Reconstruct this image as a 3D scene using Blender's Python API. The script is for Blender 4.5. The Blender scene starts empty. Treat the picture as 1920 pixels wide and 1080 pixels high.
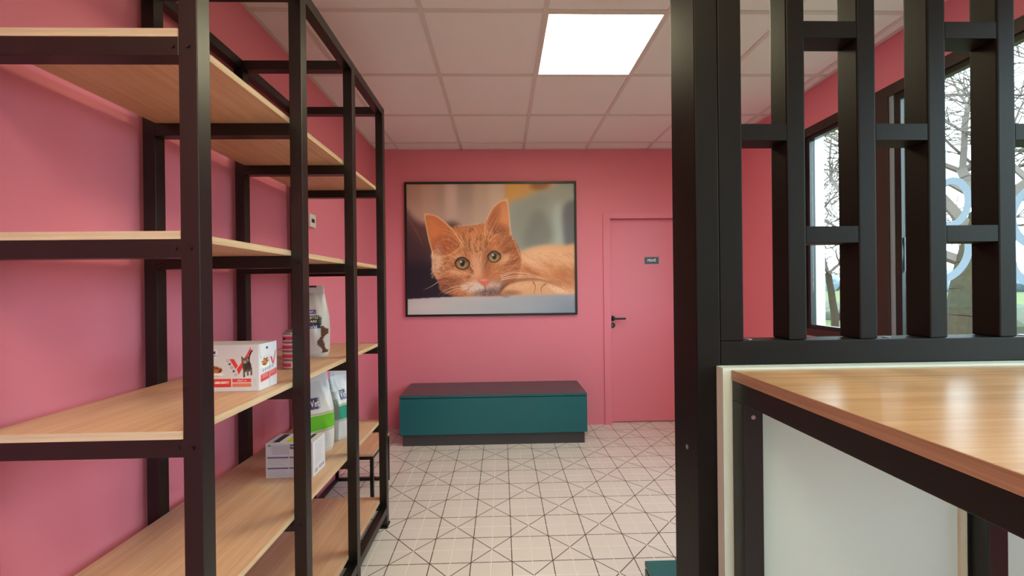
import bpy, bmesh, math, random
import numpy as np
from mathutils import Vector, Matrix
random.seed(7); rng = np.random.default_rng(7)
scene = bpy.context.scene
COL = scene.collection

# ------------------------------------------------------------------ camera
F_PX, YAW, PITCH, ROLL, CAM_Z = 772.1, 0.0254, -0.0015, -0.0114, 1.338
fw = Vector((math.sin(YAW)*math.cos(PITCH), math.cos(YAW)*math.cos(PITCH), math.sin(PITCH)))
rt = Vector((math.cos(YAW), -math.sin(YAW), 0)); up = rt.cross(fw)
r2 = rt*math.cos(ROLL) + up*math.sin(ROLL); u2 = -rt*math.sin(ROLL) + up*math.cos(ROLL)
cam = bpy.data.objects.new('camera', bpy.data.cameras.new('camera'))
cam.data.sensor_width = 36; cam.data.lens = F_PX/1920*36; cam.data.clip_start = .02; cam.data.clip_end = 500
M = Matrix((r2, u2, -fw)).transposed().to_4x4(); M.translation = (0, 0, CAM_Z)
cam.matrix_world = M; COL.objects.link(cam); scene.camera = cam

# ------------------------------------------------------------------ world, exposure
vs = scene.view_settings
vs.view_transform = 'Standard'; vs.look = 'None'; vs.gamma = 1; vs.use_curve_mapping = False
vs.exposure = 1.15
w = bpy.data.worlds.new('overcast_sky'); scene.world = w; w.use_nodes = True
bg = w.node_tree.nodes['Background']
bg.inputs[0].default_value = (.76, .93, 1.0, 1); bg.inputs[1].default_value = 3.6
LAMP = 9.0

# ------------------------------------------------------------------ materials
def s2l(c): return tuple(((v/255)/12.92 if v/255 <= .04045 else ((v/255+.055)/1.055)**2.4) for v in c)
def new_mat(name):
    m = bpy.data.materials.new(name); m.use_nodes = True
    nt = m.node_tree; return m, nt, nt.nodes['Principled BSDF']
def N(nt, typ, **kw):
    n = nt.nodes.new(typ)
    for k, v in kw.items(): setattr(n, k, v)
    return n
def plain(name, rgb, rough=.5, spec=.5, metal=0, bump=0, bscale=200, var=0, vscale=6, coat=0):
    m, nt, b = new_mat(name); c = (*s2l(rgb), 1)
    b.inputs['Base Color'].default_value = c; b.inputs['Roughness'].default_value = rough
    b.inputs['Specular IOR Level'].default_value = spec; b.inputs['Metallic'].default_value = metal
    b.inputs['Coat Weight'].default_value = coat
    tc = N(nt, 'ShaderNodeTexCoord')
    if var:
        n = N(nt, 'ShaderNodeTexNoise'); n.inputs['Scale'].default_value = vscale; n.inputs['Detail'].default_value = 6
        nt.links.new(tc.outputs['Object'], n.inputs['Vector'])
        mx = N(nt, 'ShaderNodeMix', data_type='RGBA')
        mx.inputs[6].default_value = tuple(v*(1-var) for v in c[:3])+(1,); mx.inputs[7].default_value = tuple(min(1, v*(1+var)) for v in c[:3])+(1,)
        nt.links.new(n.outputs['Fac'], mx.inputs[0]); nt.links.new(mx.outputs[2], b.inputs['Base Color'])
    if bump:
        n = N(nt, 'ShaderNodeTexNoise'); n.inputs['Scale'].default_value = bscale; n.inputs['Detail'].default_value = 4
        nt.links.new(tc.outputs['Object'], n.inputs['Vector'])
        bp = N(nt, 'ShaderNodeBump'); bp.inputs['Strength'].default_value = bump; bp.inputs['Distance'].default_value = .002
        nt.links.new(n.outputs['Fac'], bp.inputs['Height']); nt.links.new(bp.outputs['Normal'], b.inputs['Normal'])
    return m
def wood(name, light, dark, axis='y', rough=.42, spec=.5):
    m, nt, b = new_mat(name)
    tc = N(nt, 'ShaderNodeTexCoord'); mp = N(nt, 'ShaderNodeMapping')
    s = {'x': (1.2, 34, 34), 'y': (34, 1.2, 34), 'z': (34, 34, 1.2)}[axis]; mp.inputs['Scale'].default_value = s
    nt.links.new(tc.outputs['Object'], mp.inputs['Vector'])
    n = N(nt, 'ShaderNodeTexNoise'); n.inputs['Scale'].default_value = 1.6; n.inputs['Detail'].default_value = 8; n.inputs['Roughness'].default_value = .6
    n.inputs['Distortion'].default_value = .5; nt.links.new(mp.outputs[0], n.inputs['Vector'])
    n2 = N(nt, 'ShaderNodeTexNoise'); n2.inputs['Scale'].default_value = 9; n2.inputs['Detail'].default_value = 5
    nt.links.new(mp.outputs[0], n2.inputs['Vector'])
    ad = N(nt, 'ShaderNodeMath', operation='MULTIPLY_ADD'); ad.inputs[1].default_value = .35
    nt.links.new(n2.outputs['Fac'], ad.inputs[0]); nt.links.new(n.outputs['Fac'], ad.inputs[2])
    cr = N(nt, 'ShaderNodeValToRGB'); cr.color_ramp.elements[0].position = .42; cr.color_ramp.elements[1].position = .85
    cr.color_ramp.elements[0].color = (*s2l(dark), 1); cr.color_ramp.elements[1].color = (*s2l(light), 1)
    nt.links.new(ad.outputs[0], cr.inputs[0]); nt.links.new(cr.outputs[0], b.inputs['Base Color'])
    b.inputs['Roughness'].default_value = rough; b.inputs['Specular IOR Level'].default_value = spec
    bp = N(nt, 'ShaderNodeBump'); bp.inputs['Strength'].default_value = .12; bp.inputs['Distance'].default_value = .001
    nt.links.new(n2.outputs['Fac'], bp.inputs['Height']); nt.links.new(bp.outputs['Normal'], b.inputs['Normal'])
    return m
def vcol_mat(name, rough=.5, spec=.4):
    m, nt, b = new_mat(name); a = N(nt, 'ShaderNodeAttribute'); a.attribute_name = 'print'
    nt.links.new(a.outputs['Color'], b.inputs['Base Color']); b.inputs['Roughness'].default_value = rough
    b.inputs['Specular IOR Level'].default_value = spec; return m
def tile_mat():
    m, nt, b = new_mat('patterned_cement_tile'); L = nt.links.new
    uv = N(nt, 'ShaderNodeUVMap'); uv.uv_map = 'UVMap'
    geo = N(nt, 'ShaderNodeNewGeometry')
    no = N(nt, 'ShaderNodeTexNoise'); no.inputs['Scale'].default_value = 60; no.inputs['Detail'].default_value = 3
    L(geo.outputs['Position'], no.inputs['Vector'])
    sep = N(nt, 'ShaderNodeSeparateXYZ'); L(uv.outputs[0], sep.inputs[0])
    def math_(op, a, bb=None, **k):
        n = N(nt, 'ShaderNodeMath', operation=op)
        for i, v in enumerate((a, bb)):
            if v is None: continue
            if isinstance(v, (int, float)): n.inputs[i].default_value = v
            else: L(v, n.inputs[i])
        return n.outputs[0]
    wob = math_('MULTIPLY', math_('SUBTRACT', no.outputs['Fac'], .5), .0022)
    x, y = sep.outputs[0], sep.outputs[1]
    dx = math_('ABSOLUTE', math_('ADD', x, wob)); dy = math_('ABSOLUTE', math_('ADD', y, wob))
    dd = math_('MULTIPLY', math_('ABSOLUTE', math_('ADD', math_('SUBTRACT', x, y), wob)), .7071)
    dmin = math_('MINIMUM', math_('MINIMUM', dx, dy), dd)
    mr = N(nt, 'ShaderNodeMapRange'); mr.inputs[1].default_value = .0018; mr.inputs[2].default_value = .0028
    mr.inputs[3].default_value = 1; mr.inputs[4].default_value = 0; L(dmin, mr.inputs[0])
    n2 = N(nt, 'ShaderNodeTexNoise'); n2.inputs['Scale'].default_value = 5; n2.inputs['Detail'].default_value = 5; L(geo.outputs['Position'], n2.inputs['Vector'])
    base = N(nt, 'ShaderNodeMix', data_type='RGBA'); base.inputs[6].default_value = (*s2l((218, 212, 208)), 1); base.inputs[7].default_value = (*s2l((230, 225, 221)), 1)
    L(n2.outputs['Fac'], base.inputs[0])
    mx = N(nt, 'ShaderNodeMix', data_type='RGBA'); L(mr.outputs[0], mx.inputs[0]); L(base.outputs[2], mx.inputs[6]); mx.inputs[7].default_value = (*s2l((66, 58, 52)), 1)
    L(mx.outputs[2], b.inputs['Base Color']); b.inputs['Roughness'].default_value = .42
    return m
PINK = (233, 134, 154)
MT = dict(
    pink=plain('pink_wall_paint', PINK, .55, .35, bump=.06, bscale=350),
    pinkdoor=plain('pink_door_lacquer', PINK, .42, .4),
    ceil=plain('ceiling_tile_mineral', (242, 240, 242), .9, .2, bump=.25, bscale=160),
    grid=plain('ceiling_grid_white', (222, 214, 213), .5),
    black=plain('black_powder_coat', (5, 5, 5), .38, .55, bump=.04, bscale=500),
    stain=plain('black_brown_stained_timber', (19, 15, 13), .5, .16, bump=.12, bscale=90, var=.25, vscale=14),
    teal=plain('teal_laminate', (22, 98, 106), .4, .45), tealtop=plain('teal_top_reflection_tint', (74, 76, 84), .35, .5),  # bench top: reflection of the pink wall is put into its grey colour
    plinth=plain('charcoal_plinth', (62, 60, 64), .5),
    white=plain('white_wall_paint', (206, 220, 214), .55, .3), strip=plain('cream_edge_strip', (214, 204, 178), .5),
    extwhite=plain('white_render', (232, 232, 230), .8, .2, bump=.3, bscale=120),
    frame=plain('dark_brown_window_frame', (52, 40, 36), .4), sash=plain('black_sash', (22, 22, 26), .3), alu=plain('blue_grey_aluminium', (150, 165, 182), .35, .5, .3),
    oak=wood('oak_board', (224, 188, 156), (198, 156, 122), 'y', .45), oakedge=wood('pale_oak_edge_band', (226, 200, 164), (190, 158, 120), 'y', .5),
    oakend=wood('pale_oak_end_band', (218, 206, 184), (186, 172, 148), 'x', .5),
    oakx=wood('oak_tabletop', (208, 170, 130), (182, 138, 98), 'x', .25, .6), oakedgex=wood('oak_tabletop_edge', (176, 144, 120), (140, 108, 86), 'y', .45),
    tile=tile_mat(), grout=plain('light_grout', (240, 236, 232), .8),
    print=vcol_mat('printed_surface', .45), gloss=vcol_mat('glossy_printed_bag', .22, .6),
    silver=plain('tin_metal', (205, 200, 196), .25, .5, .9), steel=plain('screw_steel', (170, 170, 172), .3, .5, .9),
    card=plain('white_carton', (222, 224, 230), .5), ink=plain('dark_ink', (40, 40, 60), .5), whiteink=plain('white_ink', (244, 240, 238), .5),
    redink=plain('red_ink', (214, 62, 66), .5), purple=plain('purple_ink', (66, 40, 110), .4), blueink=plain('blue_ink', (40, 50, 170), .4),
    navy=plain('navy_plate', (18, 30, 48), .3), plastic=plain('white_plastic', (225, 222, 220), .4),
    bark=plain('lichen_bark', (58, 55, 42), .9, .1, bump=1, bscale=60, var=.45, vscale=18), twig=plain('grey_brown_twigs', (100, 90, 84), .9, .1),
    grass=plain('winter_grass', (84, 90, 56), .95, .1, var=.3, vscale=.6), hedge=plain('winter_hedge', (92, 96, 84), .95, .1, var=.35, vscale=1.2),
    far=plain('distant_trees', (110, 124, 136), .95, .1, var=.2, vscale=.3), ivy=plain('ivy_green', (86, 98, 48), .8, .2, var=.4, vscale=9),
    
)
def lamp_mat():
    m = bpy.data.materials.new('led_diffuser'); m.use_nodes = True; nt = m.node_tree; nt.nodes.clear()
    o = N(nt, 'ShaderNodeOutputMaterial'); e = N(nt, 'ShaderNodeEmission'); nt.links.new(e.outputs[0], o.inputs[0])
    e.inputs[0].default_value = (1, .91, .58, 1); e.inputs[1].default_value = LAMP; return m
MT['lamp'] = lamp_mat()
def glass_mat():
    m = bpy.data.materials.new('window_glass'); m.use_nodes = True; nt = m.node_tree; nt.nodes.clear()
    o = N(nt, 'ShaderNodeOutputMaterial'); t = N(nt, 'ShaderNodeBsdfTransparent'); t.inputs[0].default_value = (.93, .98, .98, 1)
    g = N(nt, 'ShaderNodeBsdfGlossy'); g.inputs['Roughness'].default_value = .02
    mx = N(nt, 'ShaderNodeMixShader'); mx.inputs[0].default_value = .05
    nt.links.new(t.outputs[0], mx.inputs[1]); nt.links.new(g.outputs[0], mx.inputs[2]); nt.links.new(mx.outputs[0], o.inputs[0]); return m
MT['glass'] = glass_mat()
def frost_mat():
    m = bpy.data.materials.new('frosted_vinyl'); m.use_nodes = True; nt = m.node_tree; nt.nodes.clear()
    o = N(nt, 'ShaderNodeOutputMaterial'); t = N(nt, 'ShaderNodeBsdfTranslucent'); t.inputs[0].default_value = (.22, .28, .36, 1)
    d = N(nt, 'ShaderNodeBsdfDiffuse'); d.inputs[0].default_value = (.6, .68, .8, 1)
    mx = N(nt, 'ShaderNodeMixShader'); mx.inputs[0].default_value = .4
    nt.links.new(t.outputs[0], mx.inputs[1]); nt.links.new(d.outputs[0], mx.inputs[2]); nt.links.new(mx.outputs[0], o.inputs[0]); return m
MT['frost'] = frost_mat()

# ------------------------------------------------------------------ mesh helpers
def link(name, me, mat=None, parent=None, loc=None):
    o = bpy.data.objects.new(name, me); COL.objects.link(o)
    if mat is not None and me is not None and not me.materials: me.materials.append(MT[mat] if isinstance(mat, str) else mat)
    if parent is not None: o.parent = parent
    if loc is not None: o.location = loc
    return o
def box_bm(bm, a, b, bev=0):
    t = bmesh.new(); bmesh.ops.create_cube(t, size=1)
    for v in t.verts: v.co = Vector(((a[i]+b[i])/2 + v.co[i]*(b[i]-a[i]) for i in range(3)))
    if bev: bmesh.ops.bevel(t, geom=list(t.edges), offset=bev, segments=2, profile=.6, affect='EDGES')
    me = bpy.data.meshes.new('tmp'); t.to_mesh(me); t.free(); bm.from_mesh(me); bpy.data.meshes.remove(me)
def boxes(name, lst, mat, parent=None, bev=0, loc=None):
    bm = bmesh.new()
    for a, b in lst: box_bm(bm, a, b, bev)
    me = bpy.data.meshes.new(name); bm.to_mesh(me); bm.free()
    return link(name, me, mat, parent, loc)
def box(name, a, b, mat, parent=None, bev=.0015):
    c = tuple((a[i]+b[i])/2 for i in range(3))
    return boxes(name, [(tuple(a[i]-c[i] for i in range(3)), tuple(b[i]-c[i] for i in range(3)))], mat, parent, bev, c if parent is None else tuple(Vector(c)-Vector(parent.location)))
def thing(name, label, cat, loc=(0, 0, 0), rz=0, group=None):
    o = bpy.data.objects.new(name, None); COL.objects.link(o); o.empty_display_size = .05
    o.location = loc; o.rotation_euler = (0, 0, rz); return tag(o, label, cat, group)
def tag(o, label, cat, group=None):
    o['label'] = label; o['category'] = cat
    if group: o['group'] = group
    return o
def struct(o, label=None):
    o['kind'] = 'structure'
    if label: o['label'] = label
    return o
def cyl(name, r, h, mat, parent=None, loc=(0, 0, 0), axis='z', seg=24, prof=None):
    prof = prof or [(0, 0), (r, 0), (r, h), (0, h)]
    vs_, fs = [], []
    for (rr, zz) in prof:
        for k in range(seg):
            a = 2*math.pi*k/seg; p = (rr*math.cos(a), rr*math.sin(a), zz)
            if axis == 'x': p = (p[2], p[0], p[1])
            if axis == 'y': p = (p[0], -p[2], p[1])
            vs_.append(p)
    for i in range(len(prof)-1):
        for k in range(seg): fs.append((i*seg+k, i*seg+(k+1) % seg, (i+1)*seg+(k+1) % seg, (i+1)*seg+k))
    me = bpy.data.meshes.new(name); me.from_pydata(vs_, [], fs)
    bm = bmesh.new(); bm.from_mesh(me); bmesh.ops.remove_doubles(bm, verts=bm.verts, dist=1e-6); bmesh.ops.recalc_face_normals(bm, faces=bm.faces); bm.to_mesh(me); bm.free()
    return link(name, me, mat, parent, loc)
def smooth(o):
    for p in o.data.polygons: p.use_smooth = True
    return o
def text_mesh(txt, size, ext=0.0, bold=0.0):
    c = bpy.data.curves.new('t', 'FONT'); c.body = txt; c.size = size; c.align_x = 'CENTER'; c.align_y = 'CENTER'; c.extrude = ext; c.offset = bold; c.resolution_u = 3
    o = bpy.data.objects.new('t', c); COL.objects.link(o)
    bpy.context.view_layer.update()
    me = bpy.data.meshes.new_from_object(o.evaluated_get(bpy.context.evaluated_depsgraph_get()))
    bpy.data.objects.remove(o); bpy.data.curves.remove(c); me.materials.clear(); return me
def text_on(name, txt, size, mat, parent, loc, facing='-y', bold=0.0, fit=None):
    """flat lettering lying just proud of a face that looks along `facing`; fit = wanted width"""
    me = text_mesh(txt, size, .0002, bold)
    xs = [v.co.x for v in me.vertices]; wd = max(xs)-min(xs)
    k = (fit/wd) if fit else 1
    for v in me.vertices:
        x, y, z = v.co.x*k, v.co.y, v.co.z
        v.co = {'-y': (x, -z, y), '+x': (z, x, y)}[facing]
    return link(name, me, mat, parent, loc)

def under(o, p):
    """make part o a sub-part of part p (p carries no rotation)"""
    o.parent = p; o.location = Vector(o.location)-Vector(p.location); return o
# ------------------------------------------------------------------ a small painter for flat prints
class Canvas:
    def __init__(s, W, H, win, col):
        s.W, s.H = W, H; s.x0, s.y0, s.x1, s.y1 = win
        s.X, s.Y = np.meshgrid(np.linspace(s.x0, s.x1, W), np.linspace(s.y0, s.y1, H))
        s.px = (s.x1-s.x0)/W; s.im = np.ones((H, W, 3))*np.array(col, float)
    def blur(s, m, r):
        r = r/s.px
        if r < .3: return m
        pad = int(r*3)+1; mm = np.pad(m, pad, mode='edge')
        fy = np.fft.fftfreq(mm.shape[0])[:, None]; fx = np.fft.rfftfreq(mm.shape[1])[None]
        g = np.exp(-2*(math.pi*r)**2*(fx**2+fy**2))
        return np.fft.irfft2(np.fft.rfft2(mm)*g, s=mm.shape)[pad:pad+s.H, pad:pad+s.W]
    def put(s, m, col, a=1): m = np.clip(m*a, 0, 1)[..., None]; s.im = s.im*(1-m)+m*np.array(col, float)
    def curve(s, pts, n=6, closed=True):
        P = [np.array(p, float) for p in pts]; out = []; L = len(P)
        for i in range(L if closed else L-1):
            g = lambda k: P[k % L] if closed else P[min(max(k, 0), L-1)]
            p0, p1, p2, p3 = g(i-1), g(i), g(i+1), g(i+2)
            for t in np.arange(n)/n:
                out.append(.5*((2*p1)+(-p0+p2)*t+(2*p0-5*p1+4*p2-p3)*t*t+(-p0+3*p1-3*p2+p3)*t**3))
        if not closed: out.append(P[-1])
        return out
    def mask(s, pts, sm=True):
        P = s.curve(pts) if sm else pts; ins = np.zeros(s.X.shape, bool)
        for (xa, ya), (xb, yb) in zip(P, list(P[1:])+[P[0]]):
            if ya == yb: continue
            ins ^= ((ya > s.Y) != (yb > s.Y)) & (s.X < (xb-xa)*(s.Y-ya)/(yb-ya)+xa)
        return ins.astype(float)
    def poly(s, pts, col, feather=2, a=1, sm=True, clip=None):
        m = s.blur(s.mask(pts, sm), feather)
        if clip is not None: m = m*clip
        s.put(m, col, a)
    def ell(s, cx, cy, rx, ry, col, feather=2, a=1, rot=0, clip=None):
        c, n = math.cos(rot), math.sin(rot); dx, dy = s.X-cx, s.Y-cy
        d = np.hypot((dx*c+dy*n)/rx, (-dx*n+dy*c)/ry); f = max(feather, s.px)/min(rx, ry)
        m = np.clip((1-d)/f+.5, 0, 1)
        if clip is not None: m = m*clip
        s.put(m, col, a)
    def stroke(s, pts, wd, col, a=1, taper=True, clip=None):
        P = s.curve(pts, 5, False) if len(pts) > 2 else [np.array(p, float) for p in pts]
        xs = [p[0] for p in P]; ys = [p[1] for p in P]; pad = wd*2+2*s.px
        i0 = max(0, int((min(xs)-pad-s.x0)/s.px)); i1 = min(s.W, int((max(xs)+pad-s.x0)/s.px)+2)
        py = (s.y1-s.y0)/s.H
        j0 = max(0, int((min(ys)-pad-s.y0)/py)); j1 = min(s.H, int((max(ys)+pad-s.y0)/py)+2)
        if i1 <= i0 or j1 <= j0: return
        X, Y = s.X[j0:j1, i0:i1], s.Y[j0:j1, i0:i1]; m = np.zeros(X.shape); n = len(P)-1
        for i in range(n):
            ax, ay = P[i]; bx, by = P[i+1]; L2 = (bx-ax)**2+(by-ay)**2+1e-9
            t = np.clip(((X-ax)*(bx-ax)+(Y-ay)*(by-ay))/L2, 0, 1); d = np.hypot(X-ax-t*(bx-ax), Y-ay-t*(by-ay))
            ww = wd*(1-.75*(i+t)/n) if taper else wd
            m = np.maximum(m, np.clip((ww/2-d)/s.px+.5, 0, 1)*np.minimum(1, ww/s.px+.15))
        if clip is not None: m = m*clip[j0:j1, i0:i1]
        m = np.clip(m*a, 0, 1)[..., None]
        s.im[j0:j1, i0:i1] = s.im[j0:j1, i0:i1]*(1-m)+m*np.array(col, float)
    def mesh(s, name, w_, h_, facing='-y', xr=None):
        """grid of w_ x h_ metres centred on the origin, one colour per point"""
        W, H = s.W, s.H; gx = np.linspace(-w_/2, w_/2, W); gz = np.linspace(h_/2, -h_/2, H)
        XX, ZZ = np.meshgrid(gx, gz); co = np.zeros((H*W, 3))
        if facing == '-y': co[:, 0] = XX.ravel(); co[:, 2] = ZZ.ravel()
        else: co[:, 1] = XX.ravel(); co[:, 2] = ZZ.ravel()
        idx = np.arange(H*W).reshape(H, W)
        f = np.stack([idx[1:, :-1], idx[1:, 1:], idx[:-1, 1:], idx[:-1, :-1]], -1).reshape(-1, 4)
        me = bpy.data.meshes.new(name); me.vertices.add(H*W); me.vertices.foreach_set('co', co.ravel())
        me.loops.add(f.size); me.loops.foreach_set('vertex_index', f.ravel().astype(np.int32))
        me.polygons.add(len(f)); me.polygons.foreach_set('loop_start', np.arange(0, f.size, 4, dtype=np.int32))
        me.update(calc_edges=True); colour_attr(me, s.im.reshape(-1, 3)); return me
def colour_attr(me, srgb):
    c = np.clip(np.asarray(srgb)/255, 0, 1); lin = np.where(c <= .04045, c/12.92, ((c+.055)/1.055)**2.4)
    at = me.attributes.new('print', 'FLOAT_COLOR', 'POINT'); at.data.foreach_set('color', np.concatenate([lin, np.ones((len(lin), 1))], 1).astype(np.float32).ravel())

# ================================================================== THE ROOM
XL, XR, YF, YN, ZC = -1.19, 2.115, 3.965, -1.7, 2.665
# floor
floor = struct(boxes('floor', [((XL-.1, YN-.1, -.10), (XR+.05, YF+.1, -.0012))], 'grout'), 'light patterned tile floor')
def tile_mesh():
    bm = bmesh.new(); box_bm(bm, (-.0982, -.0982, -.008), (.0982, .0982, 0), 0)
    bmesh.ops.bevel(bm, geom=[e for e in bm.edges if all(v.co.z > -.001 for v in e.verts)], offset=.0012, segments=1, affect='EDGES')
    uv = bm.loops.layers.uv.new('UVMap')
    for f in bm.faces:
        for l in f.loops: l[uv].uv = (l.vert.co.x, l.vert.co.y)
    return bm
tb = tile_mesh(); tme = bpy.data.meshes.new('tile'); tb.to_mesh(tme); tme.materials.append(MT['tile'])
rest = bmesh.new(); uvr = None
for j in range(-25, 10):
    for i in range(-7, 12):
        x, y = .0359+.2*i, 2.2072+.2*j; x0, x1, y0, y1 = x-.1, x+.1, y-.1, y+.1
        if x1 < XL+.005 or x0 > XR-.005 or y1 < YN or y0 > YF+.07: continue
        rz = 0 if (i+j) % 2 == 0 else math.pi/2
        inside = x0 >= XL-.001 and x1 <= XR+.001 and y1 <= YF+.001
        if inside and y > 1.25:
            o = link('tile', tme, None, floor, (x, y, 0)); o.rotation_euler = (0, 0, rz)
        else:
            t = tb.copy(); bmesh.ops.rotate(t, verts=t.verts, cent=(0, 0, 0), matrix=Matrix.Rotation(rz, 3, 'Z')); bmesh.ops.translate(t, verts=t.verts, vec=(x, y, 0))
            for co, no, cut in (((XL, 0, 0), (-1, 0, 0), x0 < XL), ((XR, 0, 0), (1, 0, 0), x1 > XR), ((0, YF+.055, 0), (0, 1, 0), y1 > YF+.055), ((0, YN, 0), (0, -1, 0), y0 < YN)):
                if cut: bmesh.ops.bisect_plane(t, geom=t.verts[:]+t.edges[:]+t.faces[:], plane_co=co, plane_no=no, clear_outer=True)
            m2 = bpy.data.meshes.new('x'); t.to_mesh(m2); t.free(); rest.from_mesh(m2); bpy.data.meshes.remove(m2)
rme = bpy.data.meshes.new('tile_field'); rest.to_mesh(rme); rest.free(); rme.materials.append(MT['tile'])
o = link('tile_field', rme, None, floor); o['kind'] = 'stuff'; tb.free()
# ceiling: grid of bars with lay-in tiles
ceiling = struct(boxes('ceiling', [((XL-.1, YN-.1, ZC+.05), (XR+.05, YF+.1, ZC+.12))], 'ceil'), 'suspended ceiling of white square tiles')
GX, GY = -.372, 1.982
LIGHTS = [(1, 0), (1, -4), (-1, -5)]  # first panel is in view; the rest are added unseen to light the room
for i in range(-2, 6):
    x = GX+.6*i
    if XL < x < XR: box('grid_bar', (x-.012, YN+.001, ZC), (x+.012, YF, ZC+.03), 'grid', ceiling, 0)
for j in range(-8, 5):
    y = GY+.6*j
    if YN < y < YF: box('grid_bar', (XL, y-.012, ZC+.0004), (XR, y+.012, ZC+.03), 'grid', ceiling, 0)
box('edge_trim', (XL, YF-.02, ZC), (XR, YF, ZC+.03), 'grid', ceiling, 0); box('edge_trim', (XL, YN, ZC), (XL+.02, YF, ZC+.03), 'grid', ceiling, 0); box('edge_trim', (XR-.02, YN, ZC), (XR, YF, ZC+.03), 'grid', ceiling, 0)
for i in range(-2, 5):
    for j in range(-8, 4):
        a, b = max(XL, GX+.6*i), min(XR, GX+.6*i+.6); c, d = max(YN, GY+.6*j), min(YF, GY+.6*j+.6)
        if b-a < .03 or d-c < .03 or (i, j) in LIGHTS: continue
        box('ceiling_tile', (a+.001, c+.001, ZC+.006), (b-.001, d-.001, ZC+.022), 'ceil', ceiling, 0)
LAB = ['square glowing ceiling light panel in the tile grid above the bench', 'added unseen ceiling panel lighting the counter side from overhead', 'added unseen ceiling panel lighting the passage beside the shelving']
for (i, j), lb in zip(LIGHTS, LAB):
    x, y = GX+.6*i+.3, GY+.6*j+.3
    t = thing('ceiling_light', lb, 'ceiling light', (x, y, ZC), 0, 'ceiling light panels')
    boxes('frame', [((-.295, -.295, -.001), (.295, -.282, .02)), ((-.295, .282, -.001), (.295, .295, .02)), ((-.295, -.282, -.001), (-.282, .282, .02)), ((.282, -.282, -.001), (.295, .282, .02))], 'grid', t)
    boxes('diffuser', [((-.2815, -.2815, .002), (.2815, .2815, .012))], 'lamp', t)
# walls
struct(boxes('wall_left', [((XL-.12, YN, 0), (XL, YF, ZC+.05))], 'pink'), 'pink painted wall behind the shelving')
struct(boxes('wall_near', [((XL-.12, YN-.12, 0), (.3, YN, ZC+.05)), ((1.5, YN-.12, 0), (XR+.18, YN, ZC+.05)), ((.3, YN-.12, 2.15), (1.5, YN, ZC+.05)), ((.3, YN-.12, 0), (1.5, YN, .9))], 'white'))
fill_win = bpy.data.objects.new('added_window', None); COL.objects.link(fill_win); struct(fill_win, 'added dark framed window out of view, letting in frontal daylight')  # window added behind the camera to bring in daylight
for x in (.3, .87, 1.44): box('frame_post', (x, YN-.09, .9), (x+.06, YN-.03, 2.15), 'frame', fill_win, .001)
for x in (.36, .93):
    for z0, z1 in ((.9, .96), (2.09, 2.15)): box('frame_rail', (x, YN-.09, z0), (x+.51, YN-.03, z1), 'frame', fill_win, .001)
    box('pane', (x, YN-.063, .96), (x+.51, YN-.057, 2.09), 'glass', fill_win, 0)
DX0, DX1, DZ = 1.045, 1.875, 2.005          # door opening
struct(boxes('wall_far', [((XL-.12, YF, 0), (DX0, YF+.12, ZC+.05)), ((DX1, YF, 0), (XR+.18, YF+.12, ZC+.05)), ((DX0, YF, DZ), (DX1, YF+.12, ZC+.05)), ((DX0-.02, YF+.121, 0), (DX1+.02, YF+.14, DZ+.02))], 'pink'), 'pink painted end wall with the picture')  # last box: unseen panel added behind the door to block sky light
WY0, WY1, WZ0, WZ1 = -.6, 2.87, .985, 2.41
def holed(name, xa, xb, mat):
    return boxes(name, [((xa, WY1, 0), (xb, YF, ZC+.05)), ((xa, YN, 0), (xb, WY0, ZC+.05)), ((xa, WY0, 0), (xb, WY1, WZ0)), ((xa, WY0, WZ1), (xb, WY1, ZC+.05))], mat)
struct(holed('wall_right', XR, XR+.055, 'pink'), 'pink painted wall around the window')
struct(holed('wall_outside', XR+.055, XR+.185, 'extwhite'), 'white rendered outer wall and window reveal')
# window
win = bpy.data.objects.new('window_1', None); COL.objects.link(win); struct(win, 'long dark framed window in the pink wall')
def wb(name, y0, y1, z0, z1, mat, x0=XR-.004, x1=XR+.05): return box(name, (x0, y0, z0), (x1, y1, z1), mat, win, .001)
wb('frame_head', WY0, WY1, 2.35, WZ1, 'frame'); wb('frame_sill', WY0, WY1, WZ0, 1.035, 'frame')
wb('frame_jamb', WY1-.06, WY1, 1.035, 2.35, 'frame'); wb('frame_jamb', WY0, WY0+.06, 1.035, 2.35, 'frame')
MUL = [2.19, .75]
for y in MUL:
    wb('mullion', y, y+.075, 1.035, 2.35, 'frame'); wb('mullion_cover', y-.026, y, 1.035, 2.35, 'alu', XR+.004)
edges = [(WY0+.06, MUL[1]-.026), (MUL[1]+.075, MUL[0]-.026), (MUL[0]+.075, WY1-.06)]
for a, b in edges:
    for (y0, y1, z0, z1) in ((a, b, 1.035, 1.06), (a, b, 2.322, 2.35), (a, a+.028, 1.06, 2.322), (b-.035, b, 1.06, 2.322)):
        wb('sash_bar', y0, y1, z0, z1, 'sash', XR+.008, XR+.046)
    wb('pane', a+.028, b-.035, 1.06, 2.322, 'glass', XR+.024, XR+.03)
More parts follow.
